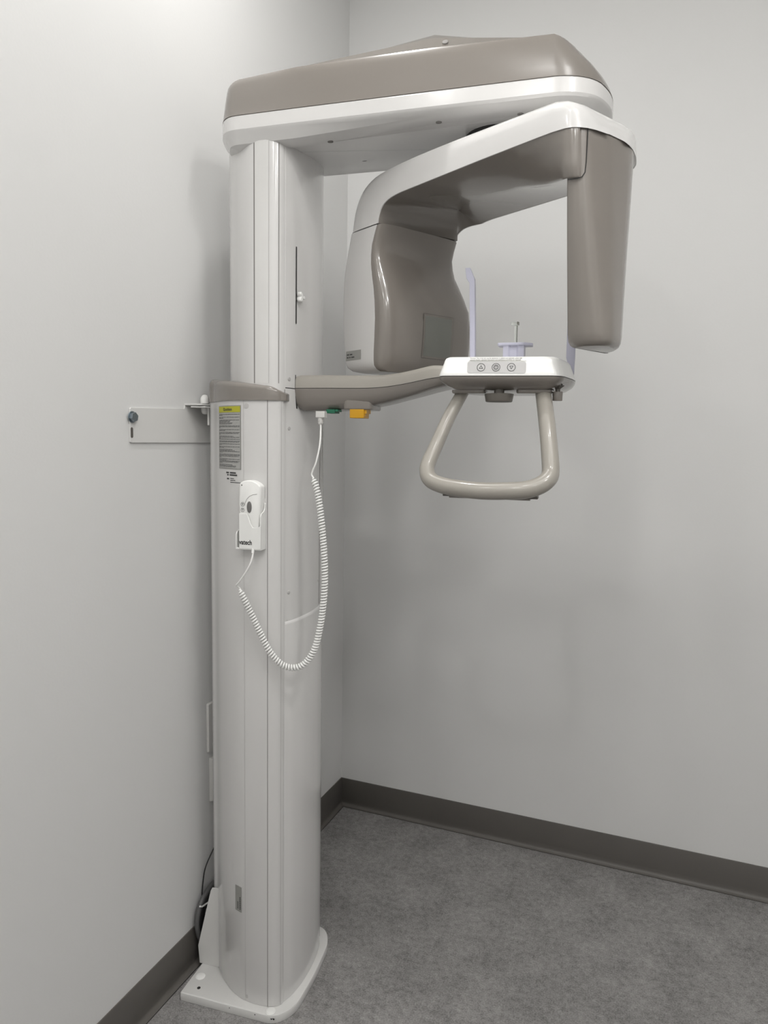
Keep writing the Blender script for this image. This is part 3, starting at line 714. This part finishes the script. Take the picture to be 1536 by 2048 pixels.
mb = MB(); mb.cyl((.1600, -.098, 1.384), (.1595, -.098, 1.4005), .0050, PLATE, r2=.0058, n=14)
for k in range(3): mb.cyl((.160, -.098, 1.387+k*.004), (.160, -.098, 1.389+k*.004), .0062, PLATE, n=14)
mb.box((.151, -.105, 1.3985), (.1715, -.090, 1.4120), PLATE); mb.build('cord_plug', R_, bevel=.0006)
# the remote's own origin sits at the foot of the handset
off = Vector((.025, -.165, 1.115))
for ch in list(R_.children):
    ch.data.transform(Matrix.Translation(-off))
    for g_ in ch.children: g_.data.transform(Matrix.Translation(-off))
R_.location = Vector((.19+off.x*cos(TH)-off.y*sin(TH), -.81+off.x*sin(TH)+off.y*cos(TH), off.z))
# the cradle is fixed to the column
mb = MB()
u0_, u1_ = -.0035, .0545
mb.box((u0_, -.1515, 1.112), (u1_, -.1496, 1.2205), WHITE)
# right cheek with a stepped top edge, seen edge on
def cheek(uA, uB, zt):
    P = [(-.1500, 1.112), (-.1755, 1.112), (-.1755, zt-.028), (-.172, zt-.022), (-.160, zt-.018), (-.155, zt-.012), (-.1535, zt), (-.1500, zt)]
    mb.loft([[(u, y, z) for y, z in P] for u in (uA, uB)], BRIGHT)
cheek(.0520, .0545, 1.2115); cheek(-.0060, -.0038, 1.170)
# floor and lower front wall of the cradle
mb.box((-.006, -.1755, 1.110), (.0545, -.1500, 1.1135), BRIGHT)
P = [(.0030, 1.112), (.0545, 1.112), (.0545, 1.1640), (.0500, 1.1610), (.0430, 1.1590), (.0355, 1.1590), (.0300, 1.1680), (.0250, 1.1820), (.0215, 1.1890), (.0120, 1.1890), (.0030, 1.1890)]
mb.loft([[(u, y, z) for u, z in P] for y in (-.1732, -.1765)], BRIGHT)
crad = mb.build('remote_cradle', M, smooth=30, bevel=.0007)
mb = MB(); mb.text('vatech', .0145, (.0035, -.1766, 1.1215), (1, 0, 0), (0, 0, 1), BLACK, font_scale_x=.80, bold=.0004); mb.build('brand_lettering', crad, smooth=0)

# ------------------------------------------------------------------ wall bracket
B = empty('wall_bracket', (0, -.92, 1.338)); tag(B, 'white metal bracket screwed to the left wall behind the column', 'bracket')
def bl(p): return (p[0], p[1]+.92, p[2]-1.338)
mb = MB()
P = [(-1.083, 1.3395), (-1.080, 1.3375), (-.66, 1.3375), (-.66, 1.426), (-.898, 1.426), (-.900, 1.4175), (-1.079, 1.4120), (-1.082, 1.4090)]
mb.loft([[bl((x, y, z)) for y, z in P] for x in (.0002, .0042)], WHITE2); mb.build('wall_plate', B, smooth=0, bevel=.0008)
mb = MB(); mb.box(bl((.0002, -.898, 1.4255)), bl((.052, -.66, 1.4295)), WHITE2); mb.build('shelf_flange', B, smooth=0, bevel=.0008)
mb = MB(); hx = [Vector(bl((0, -1.0775, 1.392)))+Vector((0, cos(pi/3*k+.3)*.0105, sin(pi/3*k+.3)*.0105)) for k in range(6)]
mb.loft([[p+Vector((t, 0, 0)) for p in hx] for t in (.006, .0135)], STEEL)
mb.cyl(bl((.0042, -1.0775, 1.392)), bl((.0062, -1.0775, 1.392)), .0125, STEEL, n=24); mb.build('hex_bolt', B, smooth=0, bevel=.0007)
mb = MB(); sl = [(-1.0785+cos(a)*.0032*1.2, (1.3665 if sin(a) > 0 else 1.3515)+sin(a)*.0038) for a in [2*pi*k/24 for k in range(24)]]
mb.add([bl((.0046, y, z)) for y, z in sl], [list(range(24))], DKTAUPE)
mb.build('bolt_slot', B, smooth=0)
mb = MB(); c = bl((.030, -.8560, 1.4285)); rs = []
for z, r in ((0, .0105), (.010, .0108), (.014, .0098), (.018, .0072), (.0205, .004), (.0212, .0008)): rs.append([(c[0]+cos(2*pi*k/24)*r, c[1]+sin(2*pi*k/24)*r, c[2]+.003+z) for k in range(24)])
mb.loft(rs, BRIGHT)
mb.cyl((c[0], c[1], c[2]+.0008), (c[0], c[1], c[2]+.0032), .009, BLACK); mb.build('domed_bolt_cap', B)
mb = MB(); rs = []
for z, r in ((0, .009), (.008, .009), (.014, .0085), (.018, .0060), (.0195, .001)): rs.append([(c[0]+cos(2*pi*k/24)*r, c[1]+sin(2*pi*k/24)*r, c[2]-.0035-z) for k in range(24)])
mb.loft(rs, WHITE2); mb.build('lower_bolt_cap', B)
# tongue from the column that meets the shelf
mb = MB(); mb.box((-.178, -.070, 1.4205), (-.140, .06, 1.4238), WHITE2); mb.box((-.155, -.035, 1.38), (-.150, .065, 1.4238), WHITE2); mb.build('rear_tongue', M, smooth=0, bevel=.0006)

# ------------------------------------------------------------------ wall outlets behind the column
def plate(name, y0, z0, z1, w, d, label, cat, kindp):
    E_ = empty(name, (0, y0+w/2, z0)); tag(E_, label, cat)
    mb = MB(); P = roundpoly([(-w/2, 0), (w/2, 0), (w/2, z1-z0), (-w/2, z1-z0)], .003, 3)
    mb.loft([[(x, y, z) for y, z in inset(P, i)] for x, i in ((.0003, 0), (d*.5, 0), (d, .002))], PLATE); mb.build('cover_plate', E_, smooth=40)
    return E_
p1 = plate('wall_switch', -.8205, .5400, .6700, .075, .006, 'upper white wall plate with raised insert, half hidden behind the column', 'wall plate', 0)
mb = MB(); mb.box((.006, -.0155, .031), (.0095, .0175, .099), PLATE); mb.build('rocker_insert', p1, smooth=0, bevel=.001)
p2 = plate('power_outlet', -.8110, .4030, .5210, .075, .010, 'lower white wall plate with round black socket, half hidden behind the column', 'outlet', 0)
mb = MB(); mb.cyl((.0100, .0, .063), (.0135, .0, .063), .0215, PLATE, n=36, bev=.001); mb.cyl((.0130, .0, .063), (.0140, .0, .063), .0190, BLACK, n=36); mb.build('round_socket', p2)

# ------------------------------------------------------------------ cables behind the foot
def lw(p): 
    v = Vector(p); return Vector((.19+v.x*cos(TH)-v.y*sin(TH), -.81+v.x*sin(TH)+v.y*cos(TH), v.z))
path = smooth_path([(.0035+.003, y, z) for y, z in [(-.762, .290), (-.7859, .2819), (-.8218, .2558), (-.8394, .2383), (-.8483, .216), (-.8554, .1721), (-.853, .13), (-.845, .104)]]+[(.012, -.84, .06), (.02, -.835, .0045)], 6)
mb = MB(); mb.tube(path, .0016, BLACK, n=8); o = mb.build('thin_cable', smooth=60)
tag(o, 'thin black cable curving down the left wall behind the column foot', 'cable')
C_ = empty('conduit_bundle', (0.02, -.84, 0)); tag(C_, 'thick dark grey looped conduit with a white tie behind the column foot', 'cable')
for k, m in enumerate((CABLE, BLACK, BLACK)):
    d = .0115*k
    pp = [(.016, -.780+d, .1742-d*.3), (.016, -.812+d*.8, .184-d*.5), (.016, -.834+d*.7, .183-d*.8), (.016, -.8557+d*.7, .1744-d), (.016, -.8725+d, .1640-d*.8), (.016, -.886+d, .140), (.016, -.890+d, .115), (.016, -.883+d, .083), (.0200, -.870+d, .052), (.0270, -.852+d, .0285)]
    mb = MB(); mb.tube([Vector(p)-Vector((0.02, -.84, 0)) for p in smooth_path(pp, 6)], .0066, m, n=14); mb.build('conduit', C_, smooth=60)
mb = MB(); mb.tube([Vector(p)-Vector((0.02, -.84, 0)) for p in smooth_path([(.024, -.888, .166), (.0255, -.880, .161), (.0245, -.866, .1575), (.026, -.852, .156)], 4)], .0022, BRIGHT, n=8); mb.build('cable_tie', C_)
